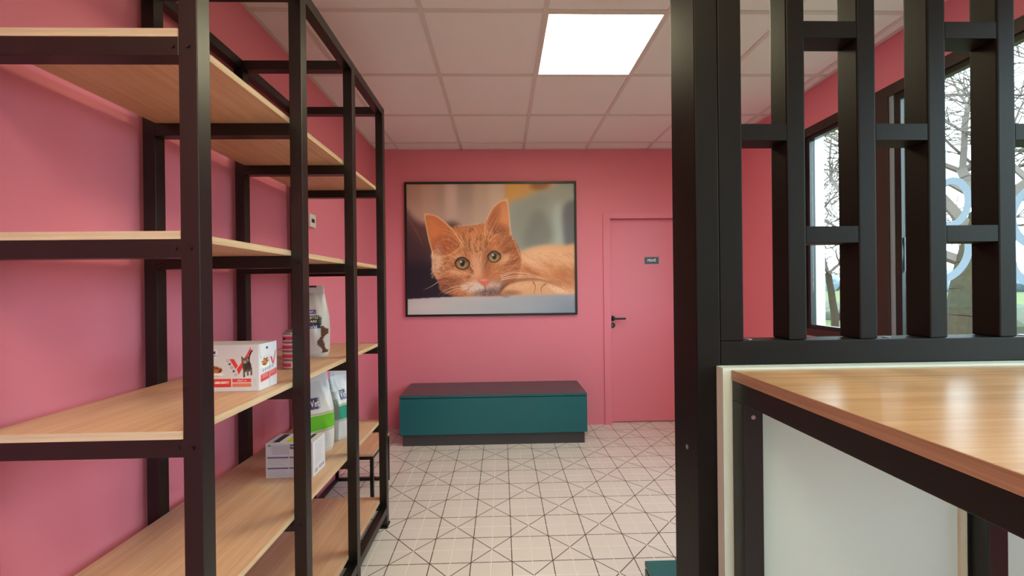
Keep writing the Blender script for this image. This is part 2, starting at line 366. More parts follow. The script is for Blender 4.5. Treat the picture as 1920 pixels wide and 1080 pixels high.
# door
door = bpy.data.objects.new('door_1', None); COL.objects.link(door); door.location = (1.46, YF, 0); struct(door, 'pink flush door with black lever handle')
def db(name, a, b, mat='pinkdoor', bev=.0015, par=None): return box(name, a, b, mat, door, bev)
db('frame_jamb', (.987, YF-.012, 0), (DX0+.012, YF+.05, 2.045)); db('frame_jamb', (DX1-.012, YF-.012, 0), (1.933, YF+.05, 2.045))
db('frame_head', (DX0+.012, YF-.012, DZ-.012), (DX1-.012, YF+.05, 2.045))
leaf = db('leaf', (DX0+.0135, YF+.05, .008), (DX1-.0135, YF+.09, DZ-.014))
LY = YF+.05
def dl(p): return tuple(Vector(p)-Vector(door.location))
cyl('handle_rose', .026, .009, 'black', door, dl((1.083, LY, 1.023)), 'y'); cyl('handle_neck', .01, .045, 'black', door, dl((1.083, LY-.009, 1.023)), 'y', 16)
db('lever', (1.075, LY-.062, 1.013), (1.200, LY-.045, 1.032), 'black', .004); cyl('lock_rose', .026, .009, 'black', door, dl((1.083, LY, .955)), 'y')
boxes('keyhole', [((-.003, -.0105, -.010), (.003, -.009, .010))], 'steel', door, 0, dl((1.083, LY, .955)))
for o in list(door.children):
    if o.name.split('.')[0] in ('handle_rose', 'handle_neck', 'lever', 'lock_rose', 'keyhole'): under(o, leaf)
sg = thing('door_sign', 'small navy plate reading PRIVÉ on the pink door', 'sign', (1.478, LY-.0005, 1.587))
boxes('plate', [((-.07, -.003, -.034), (.07, 0, .034))], 'navy', sg, .0006)
text_on('lettering', 'PRIVÉ', .036, 'whiteink', sg, (0, -.0036, -.001), bold=.0006, fit=.082)
# half wall of the counter
hw = struct(boxes('wall_partition', [((.5375, 1.0, 0), (XR, 1.139, 1.1395)), ((.526, .97, 0), (XR, .9995, 1.1395))], 'white'), 'white half wall under the dark timber screen')
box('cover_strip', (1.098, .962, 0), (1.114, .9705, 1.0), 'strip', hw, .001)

# ================================================================== SHELVING
P = .04; SX0, SX1 = -1.171, -.655; YS = [.912+.4687*k for k in range(4)]
sh = thing('shelving_unit', 'tall black metal shelving unit with oak shelf boards along the pink wall', 'shelving', ((SX0+SX1)/2, 1.6, 0))
TOPZ = 2.355; SZ = [1.908, 1.469, 1.034, .595, .155]
for y in YS:
    box('post', (SX1-P, y, .012), (SX1, y+P, TOPZ), 'black', sh, .0015); box('post', (SX0, y, .012), (SX0+P, y+P, TOPZ), 'black', sh, .0015)
    for x in (SX0-.004, SX1-P-.012): box('foot', (x, y-.008, 0), (x+P+.016, y+P+.012, .012), 'black', sh, .002)
    for z in [TOPZ]+[s-.018 for s in SZ]: box('crossbeam', (SX0+P, y+.0005, z-.04), (SX1-P, y+P-.0005, z), 'black', sh, .0012)
    for s in SZ:
        z = s-.038
        for x, ax in ((SX1-P-.012, 0), (SX0+P+.012, 0)): cyl('bolt', .0045, .0025, 'black', sh, tuple(Vector((x, y+.0005, z))-sh.location), 'y', 10)
        cyl('bolt', .0045, .003, 'black', sh, tuple(Vector((SX1-.02, y, z))-sh.location), 'y', 10)
for k in range(3):
    for x in (SX0, SX1-P):
        box('top_rail', (x+.0005, YS[k]+P, TOPZ-.04), (x+P-.0005, YS[k+1], TOPZ), 'black', sh, .0012)
        box('bottom_rail', (x+.0005, YS[k]+P, .075), (x+P-.0005, YS[k+1], .115), 'black', sh, .0012)
for s in SZ:
    b = box('shelf_board', (SX0+P+.002, YS[0], s-.0178), (SX1-P-.0015, YS[3]+P, s), 'oak', sh, .0006)
    eb = box('edge_band', (SX1-P-.0014, YS[0], s-.0178), (SX1-P-.0004, YS[3]+P, s-.0002), 'oakedge', sh, 0); under(eb, b)
    eb = box('edge_band', (SX0+P+.002, YS[0]-.0011, s-.0178), (SX1-P-.0015, YS[0]-.0001, s-.0002), 'oakend', sh, 0); under(eb, b)

# ================================================================== BENCHES
def bench(loc, L, D, H, label, ph=.1):
    t = thing('storage_bench', label, 'bench', loc)
    boxes('plinth', [((.02, .025, 0), (L-.02, D, ph-.0005))], 'plinth', t, .001)
    boxes('body', [((0, .002, ph), (L, D, H-.026))], 'teal', t, .0015); boxes('shadow_gap', [((.012, .014, H-.026), (L-.012, D, H-.019))], 'plinth', t, 0)
    lid = boxes('lid', [((0, 0, H-.019), (L, D, H-.002))], 'teal', t, .0015)
    boxes('lid_top', [((.001, .001, H-.0018), (L-.001, D-.001, H))], 'tealtop', lid, 0); return t
bench((-.872, 3.487, 0), 1.59, .474, .432, 'long teal storage bench with wall reflection tinted into its top under the cat picture')
t2 = bench((.470, 1.145, 0), 1.6, .225, .415, 'teal low cabinet on the floor behind the dark timber screen post')
for c in t2.children_recursive:
    if c.name.startswith('lid_top'): c.data.materials[0] = MT['teal']

# ================================================================== PICTURE
PX0, PX1, PZ0, PZ1 = -.914, .727, 1.069, 2.350; PW, PH = PX1-PX0, PZ1-PZ0
pic = thing('framed_picture', 'large black framed photo print of a ginger cat on the pink wall', 'picture', ((PX0+PX1)/2, YF, (PZ0+PZ1)/2))
fb = .020
for nm, a, b in (('top', (-PW/2, -.034, PH/2-fb), (PW/2, -.001, PH/2)), ('bottom', (-PW/2, -.034, -PH/2), (PW/2, -.001, -PH/2+fb)), ('left', (-PW/2, -.034, -PH/2+fb), (-PW/2+fb, -.001, PH/2-fb)), ('right', (PW/2-fb, -.034, -PH/2+fb), (PW/2, -.001, PH/2-fb))):
    boxes('frame_bar', [(a, b)], 'black', pic, .001)
boxes('backing', [((-PW/2+fb, -.020, -PH/2+fb), (PW/2-fb, -.002, PH/2-fb))], 'card', pic, 0)
def paint_cat():
    c = Canvas(430, 330, (135, 120, 1222, 950), (186, 158, 146))
    C = c.ell
    # blurred room
    for x0, x1, col in ((135, 240, (178, 138, 124)), (240, 330, (186, 152, 136)), (330, 385, (172, 146, 132)), (385, 465, (208, 184, 176)), (465, 570, (168, 148, 138)), (570, 660, (194, 170, 154)), (660, 780, (204, 182, 166))):
        c.poly([(x0, 60), (x1, 60), (x1, 620), (x0, 620)], col, 16, .9, False)
    c.poly([(135, 250), (700, 260), (700, 420), (135, 420)], (196, 168, 158), 40, .6, False)
    c.poly([(770, 80), (1090, 80), (1060, 170), (900, 230), (770, 250)], (206, 152, 88), 14, .9, False)
    C(1000, 130, 60, 35, (142, 92, 50), 30, .8); C(830, 150, 45, 70, (214, 160, 82), 30, .7)
    c.poly([(800, 270), (900, 210), (1040, 160), (1240, 130), (1240, 620), (780, 620)], (150, 156, 150), 18, 1)
    c.poly([(820, 330), (960, 200), (1050, 200), (980, 420), (860, 540)], (136, 140, 134), 25, .7)
    c.poly([(1090, 270), (1140, 260), (1150, 520), (1080, 520)], (166, 182, 182), 16, .8); c.poly([(1150, 280), (1240, 250), (1240, 540), (1165, 540)], (92, 94, 104), 14, .85)
    c.poly([(930, 340), (1020, 300), (1080, 480), (900, 540)], (108, 112, 112), 25, .7)
    # dark sofa at the left
    c.poly([(100, 290), (170, 330), (230, 370), (330, 380), (480, 400), (480, 880), (100, 880)], (96, 66, 66), 16, 1)
    c.poly([(100, 420), (200, 470), (300, 560), (380, 880), (100, 880)], (66, 44, 54), 30, .9); c.poly([(100, 640), (300, 640), (420, 880), (100, 880)], (32, 24, 40), 30, .95)
    c.stroke([(140, 330), (200, 430), (240, 520)], 18, (128, 100, 100), .35)
    # body
    body = [(840, 600), (900, 545), (980, 522), (1080, 512), (1160, 515), (1260, 535), (1260, 860), (820, 860)]
    c.poly(body, (216, 164, 126), 9, 1)
    bm_ = c.blur(c.mask(body), 9)
    C(1000, 570, 110, 40, (230, 186, 150), 60, .7, -.1); C(1150, 590, 80, 40, (222, 172, 136), 50, .6)
    C(1040, 700, 130, 60, (196, 122, 78), 60, .75, .3); C(1180, 720, 80, 70, (176, 104, 66), 60, .7, .3); C(930, 690, 70, 50, (176, 100, 66), 50, .7)
    C(960, 640, 80, 26, (236, 196, 164), 30, .6, .5)
    for k in range(420):
        x, y = rng.uniform(870, 1220), rng.uniform(560, 830); a = .55+rng.normal(0, .25); l = rng.uniform(25, 60)
        c.stroke([(x, y), (x+l*math.cos(a)*.5, y+l*math.sin(a)*.5-3), (x+l*math.cos(a), y+l*math.sin(a))], 4, [(236, 194, 158), (172, 100, 62), (206, 142, 100)][k % 3], .28, True, bm_)
    # ledge
    c.poly([(100, 852), (300, 843), (700, 830), (1260, 828), (1260, 1000), (100, 1000)], (186, 182, 186), 3, 1, False)
    lm = c.mask([(100, 852), (300, 843), (700, 830), (1260, 828), (1260, 1000), (100, 1000)], False)
    C(1200, 920, 330, 110, (112, 128, 150), 200, .8, 0, lm); C(300, 900, 220, 40, (206, 198, 196), 60, .6, 0, lm); C(700, 905, 300, 40, (160, 166, 178), 60, .6, 0, lm)
    # head
    head = [(300, 560), (297, 640), (306, 700), (335, 745), (350, 800), (430, 830), (540, 838), (660, 838), (770, 830), (810, 770), (850, 705), (870, 640), (868, 580), (850, 520), (800, 440), (740, 400), (640, 372), (560, 385), (470, 395), (400, 400), (330, 480)]
    c.poly(head, (196, 120, 78), 5, 1); hm = c.blur(c.mask(head), 4)
    earL = [(250, 312), (300, 313), (345, 335), (400, 380), (450, 440), (490, 510), (420, 570), (310, 590), (290, 530), (268, 440), (255, 370)]
    earR = [(782, 224), (795, 300), (800, 380), (806, 450), (740, 450), (645, 420), (640, 375), (655, 340), (690, 275), (735, 233)]
    for e, ci in ((earL, (208, 122, 76)), (earR, (206, 128, 86))):
        c.poly(e, (232, 190, 150), 3, 1); cx = sum(p[0] for p in e)/len(e); cy = sum(p[1] for p in e)/len(e)
        c.poly([(cx+(p[0]-cx)*.93, cy+(p[1]-cy)*.94) for p in e], ci, 4, 1)
    eL, eR = c.blur(c.mask(earL), 2), c.blur(c.mask(earR), 2)
    C(300, 400, 40, 80, (222, 140, 92), 40, .7, -.35, eL); C(370, 510, 70, 60, (176, 92, 58), 50, .7, 0, eL); C(345, 540, 34, 40, (150, 76, 56), 30, .6, 0, eL); C(440, 480, 40, 60, (150, 80, 50), 40, .5, -.6, eL)
    C(770, 320, 26, 90, (222, 150, 108), 26, .7, 0, eR); C(690, 350, 30, 70, (166, 92, 60), 30, .7, .4, eR); C(730, 420, 60, 40, (142, 78, 52), 40, .7, 0, eR)
    # big face tones
    C(560, 440, 120, 50, (214, 142, 94), 60, .8, 0, hm); C(400, 690, 90, 90, (206, 138, 98), 70, .8, 0, hm); C(330, 620, 36, 90, (240, 206, 176), 40, .75, 0, hm)
    C(800, 520, 60, 90, (150, 84, 54), 60, .75, -.4, hm); C(810, 650, 60, 80, (156, 88, 60), 60, .7, 0, hm); C(740, 680, 80, 60, (186, 118, 82), 60, .6, 0, hm)
    C(370, 790, 60, 50, (110, 66, 56), 50, .75, 0, hm); C(440, 740, 90, 24, (128, 72, 54), 24, .6, .25, hm)
    C(585, 640, 46, 110, (222, 168, 136), 46, .85, .12, hm); C(650, 610, 30, 90, (140, 84, 66), 30, .55, .1, hm); C(560, 520, 50, 60, (220, 160, 120), 50, .6, 0, hm)
    C(760, 600, 50, 26, (224, 178, 146), 26, .75, -.5, hm); C(470, 685, 70, 18, (222, 172, 138), 18, .75, .15, hm); C(450, 585, 60, 20, (224, 170, 130), 20, .7, -.3, hm)
    C(575, 785, 80, 42, (216, 198, 190), 30, .95, .1, hm); C(700, 775, 62, 40, (196, 172, 164), 30, .9, -.2, hm); C(640, 822, 80, 22, (112, 92, 100), 22, .85, 0, hm)
    C(690, 810, 70, 26, (92, 74, 84), 30, .6, 0, hm); C(520, 770, 40, 24, (224, 190, 172), 24, .7, .2, hm)
    # tabby stripes
    dk = (112, 60, 42)
    for pts, wd in (([(585, 560), (570, 510), (585, 470)], 22), ([(610, 545), (612, 500), (605, 455)], 18), ([(550, 560), (538, 515), (545, 480)], 16), ([(640, 530), (650, 490), (640, 440)], 15), ([(515, 585), (520, 530), (505, 470)], 14),
                    ([(500, 460), (520, 430), (560, 415)], 10), ([(660, 480), (690, 450), (700, 420)], 12), ([(370, 680), (420, 650), (440, 640)], 14), ([(345, 700), (360, 650), (400, 600)], 12), ([(540, 660), (555, 690), (530, 720)], 12),
                    ([(770, 640), (820, 620), (860, 590)], 14), ([(740, 700), (800, 690), (860, 660)], 14), ([(760, 560), (810, 540), (850, 530)], 12), ([(330, 735), (380, 725), (450, 735)], 14), ([(360, 770), (420, 765), (480, 780)], 14)):
        cv = c.curve(pts, 8, False)
        for k in range(26):
            p = cv[int(rng.integers(len(cv)))]; x, y = p[0]+rng.normal(0, wd*.28), p[1]+rng.normal(0, 4); an = math.atan2(y-720, x-620)+rng.normal(0, .15); l = rng.uniform(14, 30)
            c.stroke([(x, y), (x+l*math.cos(an), y+l*math.sin(an))], 5, dk, .36, True, hm)
    # fur: short strokes combed away from the nose
    for k in range(2600):
        x, y = rng.uniform(295, 872), rng.uniform(375, 835); dx, dy = x-620, y-720; L = math.hypot(dx, dy)+1
        if L < 70: continue
        a = math.atan2(dy, dx)+rng.normal(0, .22); l = rng.uniform(14, 38)
        col = [(238, 186, 140), (150, 84, 54), (222, 158, 112), (120, 66, 46)][k % 4]
        c.stroke([(x, y), (x+l*math.cos(a), y+l*math.sin(a))], 3.4, col, .34, True, hm)
    for k in range(90):   # bright rim hair along the left cheek and the skull
        t = rng.uniform(0, 1); x, y = 300+rng.normal(0, 4), 545+t*170
        c.stroke([(x, y), (x-rng.uniform(4, 12), y+rng.uniform(6, 20))], 3, (250, 226, 200), .55)
    for k in range(80):
        t = rng.uniform(0, 1); x = 440+t*200; y = 392-18*t+rng.normal(0, 3); c.stroke([(x, y), (x+rng.normal(0, 5), y-rng.uniform(5, 12))], 2.6, (236, 190, 150), .5)
    for k in range(60):
        t = rng.uniform(0, 1); x, y = 806+t*60, 440+t*150; c.stroke([(x, y), (x+rng.uniform(5, 12), y+rng.uniform(4, 16))], 2.6, (226, 168, 126), .5)
    # eyes
    for ex, ey, rr, rot in ((490, 628, 44, .12), (697, 587, 40, -.1)):
        C(ex, ey, rr*1.12, rr*.92, (62, 36, 30), 5, 1, rot); C(ex, ey, rr*.92, rr*.78, (148, 112, 76), 4, 1, rot); C(ex-4, ey+10, rr*.6, rr*.4, (178, 148, 98), 12, .7, rot)
        C(ex, ey-rr*.45, rr*.85, rr*.3, (84, 66, 54), 10, .7, rot); C(ex, ey-2, rr*.34, rr*.46, (28, 24, 26), 4, 1, rot); C(ex-9, ey-12, 9, 8, (206, 208, 214), 4, .8)
        c.stroke([(ex-rr*1.1, ey-4), (ex-rr*.5, ey-rr*.8), (ex+rr*.3, ey-rr*.85), (ex+rr*1.05, ey-8)], 8, (52, 30, 26), .8, False)
    c.stroke([(540, 650), (560, 680), (556, 700)], 7, (70, 40, 34), .6); c.stroke([(656, 600), (640, 640), (640, 660)], 7, (84, 50, 42), .5)
    # nose and mouth
    c.poly([(588, 735), (628, 722), (668, 730), (655, 760), (636, 778), (612, 764)], (206, 116, 100), 4, 1); C(625, 735, 26, 8, (226, 148, 130), 6, .7)
    c.stroke([(634, 776), (638, 800), (630, 812)], 6, (110, 66, 64), .8); c.stroke([(634, 806), (600, 818), (570, 812)], 5, (120, 84, 84), .6); c.stroke([(636, 806), (680, 814), (710, 800)], 5, (90, 62, 66), .6)
    # paw
    paw = [(750, 800), (790, 768), (860, 748), (930, 742), (1000, 745), (1060, 765), (1130, 795), (1215, 830), (1000, 832), (760, 832)]
    C(900, 752, 170, 26, (140, 84, 60), 26, .75, .05); C(770, 800, 40, 40, (96, 58, 50), 30, .8)
    c.poly(paw, (210, 158, 122), 5, 1); pm = c.blur(c.mask(paw), 3); C(870, 770, 90, 24, (222, 172, 134), 24, .8, 0, pm); C(800, 820, 60, 18, (146, 96, 76), 18, .7, 0, pm); C(1110, 800, 60, 20, (236, 200, 170), 20, .7, .4, pm)
    for pts in ([(948, 750), (962, 780), (952, 826)], [(1030, 762), (1000, 790), (1004, 826)]): c.stroke(pts, 8, (96, 54, 44), .55, True)
    for k in range(260):
        x, y = rng.uniform(760, 1200), rng.uniform(745, 830); c.stroke([(x, y), (x-rng.uniform(8, 22), y+rng.uniform(2, 12))], 2.6, [(236, 190, 150), (150, 96, 70)][k % 2], .3, True, pm)
    # whiskers and ear hair
    wl = (250, 232, 216)
    for pts in ([(740, 715), (820, 690), (900, 695), (980, 715), (1060, 745)], [(745, 725), (830, 710), (930, 712), (1040, 740)], [(740, 735), (830, 722), (930, 720), (1000, 728)], [(735, 705), (800, 685), (870, 675)],
                [(520, 770), (440, 775), (370, 800), (330, 830)], [(520, 780), (450, 790), (390, 812), (350, 836)], [(515, 790), (460, 800), (420, 825)], [(330, 745), (280, 775), (232, 795)]): c.stroke(pts, 4.2, wl, .75)
    for pts in ([(500, 520), (430, 430), (330, 402)], [(490, 530), (440, 460), (360, 425)], [(455, 510), (390, 470), (310, 505)], [(505, 500), (470, 440), (400, 400)], [(640, 470), (670, 380), (730, 290)], [(655, 480), (690, 400), (740, 300)], [(665, 490), (720, 440), (800, 434)], [(635, 450), (655, 370), (690, 300)], [(670, 480), (700, 420), (725, 380)]): c.stroke(pts, 4, (246, 206, 164), .6)
    for pts in ([(262, 318), (245, 300)], [(275, 312), (262, 296)], [(780, 228), (797, 205)], [(772, 226), (780, 204)]): c.stroke(pts, 5, (238, 200, 160), .8)
    for pts in ([(250, 316), (268, 440), (292, 540), (308, 590)], [(252, 313), (330, 325), (420, 400), (480, 490)]): c.stroke(pts, 5, (246, 204, 160), .6, False)
    for pts in ([(785, 226), (797, 310), (804, 440)], [(780, 226), (735, 236), (690, 275), (650, 350)]): c.stroke(pts, 5, (246, 208, 168), .6, False)
    return c
pc = paint_cat(); pc.im = np.clip(pc.im*1.13, 0, 255)
pm_ = pc.mesh('print', PW-2*fb, PH-2*fb); link('print', pm_, 'print', pic, (0, -.0215, 0))

# thermostat on the left wall
th = thing('thermostat', 'small white thermostat on the pink wall behind the shelving', 'thermostat', (XL, 2.60, 1.767))
boxes('body', [((0, -.041, -.041), (.02, .041, .041))], 'plastic', th, .004); boxes('display', [((.0201, -.02, -.012), (.0207, .02, .012))], 'ink', th)

# ================================================================== TIMBER SCREEN
sc = thing('timber_screen', 'dark stained timber lattice screen standing on the white half wall', 'screen', (.508, 1.07, 0))
box('end_post', (.479, 1.0, 0), (.5368, 1.139, ZC-.001), 'stain', sc, .003)
box('frame_post', (.5378, 1.0, 1.1995), (.596, 1.064, ZC-.001), 'stain', sc, .003)
box('bottom_rail', (.5378, 1.0, 1.1405), (XR-.002, 1.068, 1.199), 'stain', sc, .002)
SLX = [.710+.1793*k for k in range(8)]
for x in SLX: box('slat', (x, 1.001, 1.1995), (x+.046, 1.063, ZC-.001), 'stain', sc, .004)
gaps = [(.596, SLX[0])]+[(SLX[k]+.046, SLX[k+1]) for k in range(7)]
for k, (a, b) in enumerate(gaps):
    for z in ((1.694, 2.206) if k % 2 == 0 else (1.4395, 1.9485, 2.46)): box('rung', (a+.0004, 1.002, z), (b-.0004, 1.062, z+.0415), 'stain', sc, .001)
for x in (.625, .985, 1.345): cyl('screw_cap', .009, .002, 'steel', sc, tuple(Vector((x, 1.03, 1.199))-sc.location), 'z', 16)
o = cyl('screw_cap', .006, .002, 'steel', sc, tuple(Vector((.479, 1.059, .918))-sc.location), 'x', 16); o.scale = (-1, 1, 1)

# ================================================================== COUNTER TABLE
ct = thing('counter_table', 'high oak topped table with black metal frame against the white half wall', 'table', (.547, .25, 0))
TX0, TX1, TY0, TY1, TZ = .547, 2.10, .25, .968, 1.135
tt = box('tabletop', (TX0, TY0, TZ-.0235), (TX1, TY1, TZ), 'oakx', ct, .001)
under(box('edge_band', (TX0-.0012, TY0, TZ-.0235), (TX0-.0002, TY1, TZ-.0004), 'oakedgex', ct, 0), tt)
T = .045; fz = TZ-.024
for x in (TX0, 1.121, TX1-T):
    box('side_rail', (x, TY0+.002, fz-T), (x+T, TY1, fz), 'black', ct, .0015)
    for y in (TY0+.002, TY1-T): box('leg', (x, y, 0), (x+T, y+T, fz-T-.0004), 'black', ct, .0015)
cyl('bolt', .005, .002, 'steel', ct, tuple(Vector((TX0+.022, TY1-T, fz-T-.03))-ct.location), 'y', 12)

# ================================================================== LOW TABLE
lt = thing('low_table', 'low wood topped side table with thin black frame by the pink wall', 'table', (-1.17, 2.55, 0))
LX0, LX1, LY0, LY1, LZ = -1.172, -.800, 2.545, 2.915, .325
box('table_top', (LX0, LY0, LZ-.014), (LX1, LY1, LZ), 'oak', lt, .001)
q = .02; z1 = LZ-.0145
box('frame_rail', (LX0, LY0, z1-q), (LX1, LY0+q, z1), 'black', lt, .001); box('frame_rail', (LX0, LY1-q, z1-q), (LX1, LY1, z1), 'black', lt, .001)
box('frame_rail', (LX0, LY0+q, z1-q), (LX0+q, LY1-q, z1), 'black', lt, .001); box('frame_rail', (LX1-q, LY0+q, z1-q), (LX1, LY1-q, z1), 'black', lt, .001)
for x in (LX0, LX1-q):
    for y in (LY0, LY1-q): box('leg', (x, y, 0), (x+q, y+q, z1-q-.0003), 'black', lt, .001)
box('floor_rail', (LX0+q, LY1-q, 0), (LX1-q, LY1, q), 'black', lt, .001); box('floor_rail', (LX0, LY0+q, 0), (LX0+q, LY1-q, q), 'black', lt, .001)

# ================================================================== GOODS ON THE SHELVES
S3, S4 = SZ[2]+.0004, SZ[3]+.0004
# carton with red V
BW, BD, BH = .214, .099, .140
cb = thing('food_carton', 'white pet food carton with red V and tabby cat on the middle shelf', 'carton', (-.733-BW/2, 1.258+BD/2, S3))
boxes('box', [((-BW/2, -BD/2, 0), (BW/2, BD/2, BH))], 'card', cb, .0012)
def paint_v(side=False):
    # window in crop pixels of the front face (x -330..800, y 225..945)
    c = Canvas(240, 150, (-330, 225, 800, 945), (214, 218, 230))
    red = (222, 62, 66)
    c.poly([(345, 440), (415, 440), (480, 550), (440, 600)], red, 2, 1, False); c.poly([(455, 600), (600, 400), (685, 250), (685, 320), (490, 685)], red, 2, 1, False); c.stroke([(450, 600), (530, 500)], 8, (240, 236, 240), .9, False)
    c.ell(590, 560, 40, 90, (86, 76, 70), 8); c.ell(640, 560, 50, 80, (64, 56, 54), 8); c.ell(585, 470, 50, 46, (104, 92, 82), 6); c.ell(588, 490, 26, 20, (176, 164, 154), 8)
    c.poly([(533, 390), (560, 425), (535, 450)], (70, 60, 56), 2, 1, False); c.poly([(650, 405), (645, 450), (615, 425)], (70, 60, 56), 2, 1, False)
    c.stroke([(660, 540), (655, 430), (680, 350), (705, 312)], 22, (44, 38, 40), 1, False)
    for x, y0, y1 in ((572, 600, 715), (630, 600, 690), (685, 590, 685)):
        c.stroke([(x, y0), (x+2, y1)], 30, (80, 70, 66), 1, False)
        for k in range(3): c.stroke([(x-13, y0+25+30*k), (x+13, y0+20+30*k)], 7, (190, 180, 172), .8, False)
    for k in range(5): c.stroke([(560, 530+k*22), (620, 526+k*22)], 7, (44, 38, 38), .7, False)
    for ex in (572, 606): c.ell(ex, 468, 7, 6, (190, 190, 110), 2)
    for k, (x, y) in enumerate(((318, 463), (348, 518), (379, 574), (411, 630), (443, 687))):
        c.ell(x, y, 20, 20, (80, 70, 120), 2); c.ell(x, y, 14, 14, [(236, 232, 236), (60, 110, 120), (240, 200, 196), (120, 90, 150), (236, 232, 240)][k], 2)
    c.ell(120, 680, 130, 30, (240, 240, 242), 3); c.ell(115, 705, 90, 12, (196, 200, 210), 6)
    for k in range(60):
        a, r = rng.uniform(0, 2*math.pi), rng.uniform(0, 1)**.5; x, y = 120+95*r*math.cos(a), 610+48*r*math.sin(a)
        c.ell(x, y, 20, 14, [(136, 70, 40), (176, 104, 60), (104, 52, 34), (196, 130, 84)][k % 4], 4)
    c.poly([(-60, 290), (155, 290), (155, 420), (-60, 420)], (236, 238, 244), 2, 1, False); c.poly([(60, 330), (125, 310), (125, 360), (60, 360)], (40, 52, 140), 2, 1, False)
    c.poly([(-330, 748), (366, 748), (366, 880), (-330, 880)], red, 1, 1, False); c.poly([(384, 748), (684, 748), (684, 806), (384, 806)], (226, 70, 72), 1, 1, False); c.poly([(384, 824), (684, 824), (684, 880), (384, 880)], (222, 130, 108), 1, 1, False)
    c.ell(738, 775, 24, 24, (150, 196, 196), 2); c.ell(738, 775, 18, 18, (214, 218, 230), 2); c.ell(738, 840, 20, 20, (170, 200, 206), 2); c.ell(738, 840, 15, 15, (214, 218, 230), 2)
    return c
link('front_print', paint_v().mesh('front_print', BW-.002, BH-.002), 'print', cb, (0, -BD/2-.0004, BH/2))
kx, kz = BW/1130, BH/720
def fv(X, Y): return ((X-235)*kx, -BD/2-.0008, BH-(Y-225)*kz)
text_on('lettering', 'MULTI-BENEFIT', .010, 'whiteink', cb, fv(135, 806), bold=.0003, fit=400*kx); text_on('lettering', 'ADULT 1-6', .007, 'whiteink', cb, fv(534, 778), fit=140*kx)
text_on('lettering', "Hill's", .008, 'blueink', cb, fv(110, 392), fit=90*kx)
def paint_side():
    c = Canvas(90, 130, (0, 0, 100, 140), (226, 226, 234)); red = (224, 72, 74)
    c.stroke([(2, 2), (8, 42)], 1.2, (90, 90, 110), .8, False); c.stroke([(8, 42), (56, 36)], 1, (180, 180, 190), .8, False)
    c.ell(44, 14, 6, 4, (50, 56, 120), 1); c.ell(34, 66, 26, 9, (244, 244, 246), 2)
    for k in range(40):
        a, r = rng.uniform(0, 6.28), rng.uniform(0, 1)**.5; c.ell(36+20*r*math.cos(a), 56+11*r*math.sin(a), 4, 3, [(140, 76, 44), (180, 112, 66), (206, 150, 80)][k % 3], 1)
    c.poly([(62, 46), (72, 46), (78, 66), (74, 70)], red, 1, 1, False); c.poly([(76, 70), (92, 30), (96, 30), (82, 72)], red, 1, 1, False)
    for k in range(5): c.ell(22+13*k, 82-1.5*k, 4, 4, (90, 80, 130), 1); c.ell(22+13*k, 82-1.5*k, 2.4, 2.4, (230, 228, 236), 1)
    c.poly([(8, 94), (56, 90), (56, 112), (8, 116)], red, 1, 1, False); c.poly([(60, 90), (98, 86), (98, 106), (60, 110)], (230, 90, 92), 1, 1, False)
    for y in (98, 104): c.stroke([(16, y), (48, y-2)], 2, (250, 240, 240), .8, False); c.stroke([(64, y-5), (90, y-7)], 1.6, (250, 240, 240), .7, False)
    c.stroke([(57, 40), (58, 139)], 1, (60, 60, 80), .9, False); return c
link('side_print', paint_side().mesh('side_print', BD-.002, BH-.002, '+x'), 'print', cb, (BW/2+.0004, 0, BH/2))
# second carton, lower shelf
W2, D2, H2 = .184, .112, .137
c2 = thing('food_carton', 'white pet food carton with printed tables on the lower shelf', 'carton', (-.754-W2/2, 1.648+D2/2, S4))
boxes('box', [((-W2/2, -D2/2, 0), (W2/2, D2/2, H2))], 'card', c2, .0012)
def paint_table():
    c = Canvas(150, 110, (0, 0, 184, 137), (206, 208, 222)); pu = (70, 60, 120)
    c.stroke([(10, 8), (18, 8)], 4, (60, 60, 70), 1, False); c.poly([(96, 4), (112, 4), (112, 22), (96, 22)], pu, 1, 1, False)
    for y in np.arange(10, 46, 4.5): c.stroke([(22, y), (90, y)], 1.3, (110, 110, 140), .55, False)
    for x in range(34, 92, 11): c.stroke([(x, 8), (x, 46)], .9, (130, 130, 160), .6, False)
    for y in (53, 96): c.poly([(6, y), (88, y), (88, y+5), (6, y+5)], pu, 1, .95, False); c.poly([(92, y), (178, y), (178, y+5), (92, y+5)], pu, 1, .95, False)
    for y in list(np.arange(63, 90, 4.6))+list(np.arange(106, 130, 4.6)): c.stroke([(8, y), (rng.uniform(60, 88), y)], 1.2, (130, 130, 160), .55, False); c.stroke([(94, y), (rng.uniform(150, 176), y)], 1.2, (130, 130, 160), .55, False)
    return c
link('front_print', paint_table().mesh('front_print', W2-.002, H2-.002), 'print', c2, (0, -D2/2-.0004, H2/2))
text_on('lettering', 'Vet', .012, 'whiteink', c2, (104/184*W2-W2/2, -D2/2-.0008, H2-.013), fit=.013)
def paint_bar():
    c = Canvas(80, 96, (0, 0, 112, 137), (226, 226, 236))
    for y in np.arange(14, 104, 6): c.stroke([(20, y), (rng.uniform(70, 100), y-2)], 1.6, (140, 140, 165), .5, False)
    for k in range(9): c.stroke([(16+k*3.2, 112), (16+k*3.2, 128)], 1.6 if k % 2 else .8, (40, 40, 50), .9, False)
    for k in range(3): c.poly([(56+k*16, 112), (66+k*16, 112), (66+k*16, 126), (56+k*16, 126)], (90, 90, 120), 1, .7, False)
    return c
link('side_print', paint_bar().mesh('side_print', D2-.002, H2-.002, '+x'), 'print', c2, (W2/2+.0004, 0, H2/2))
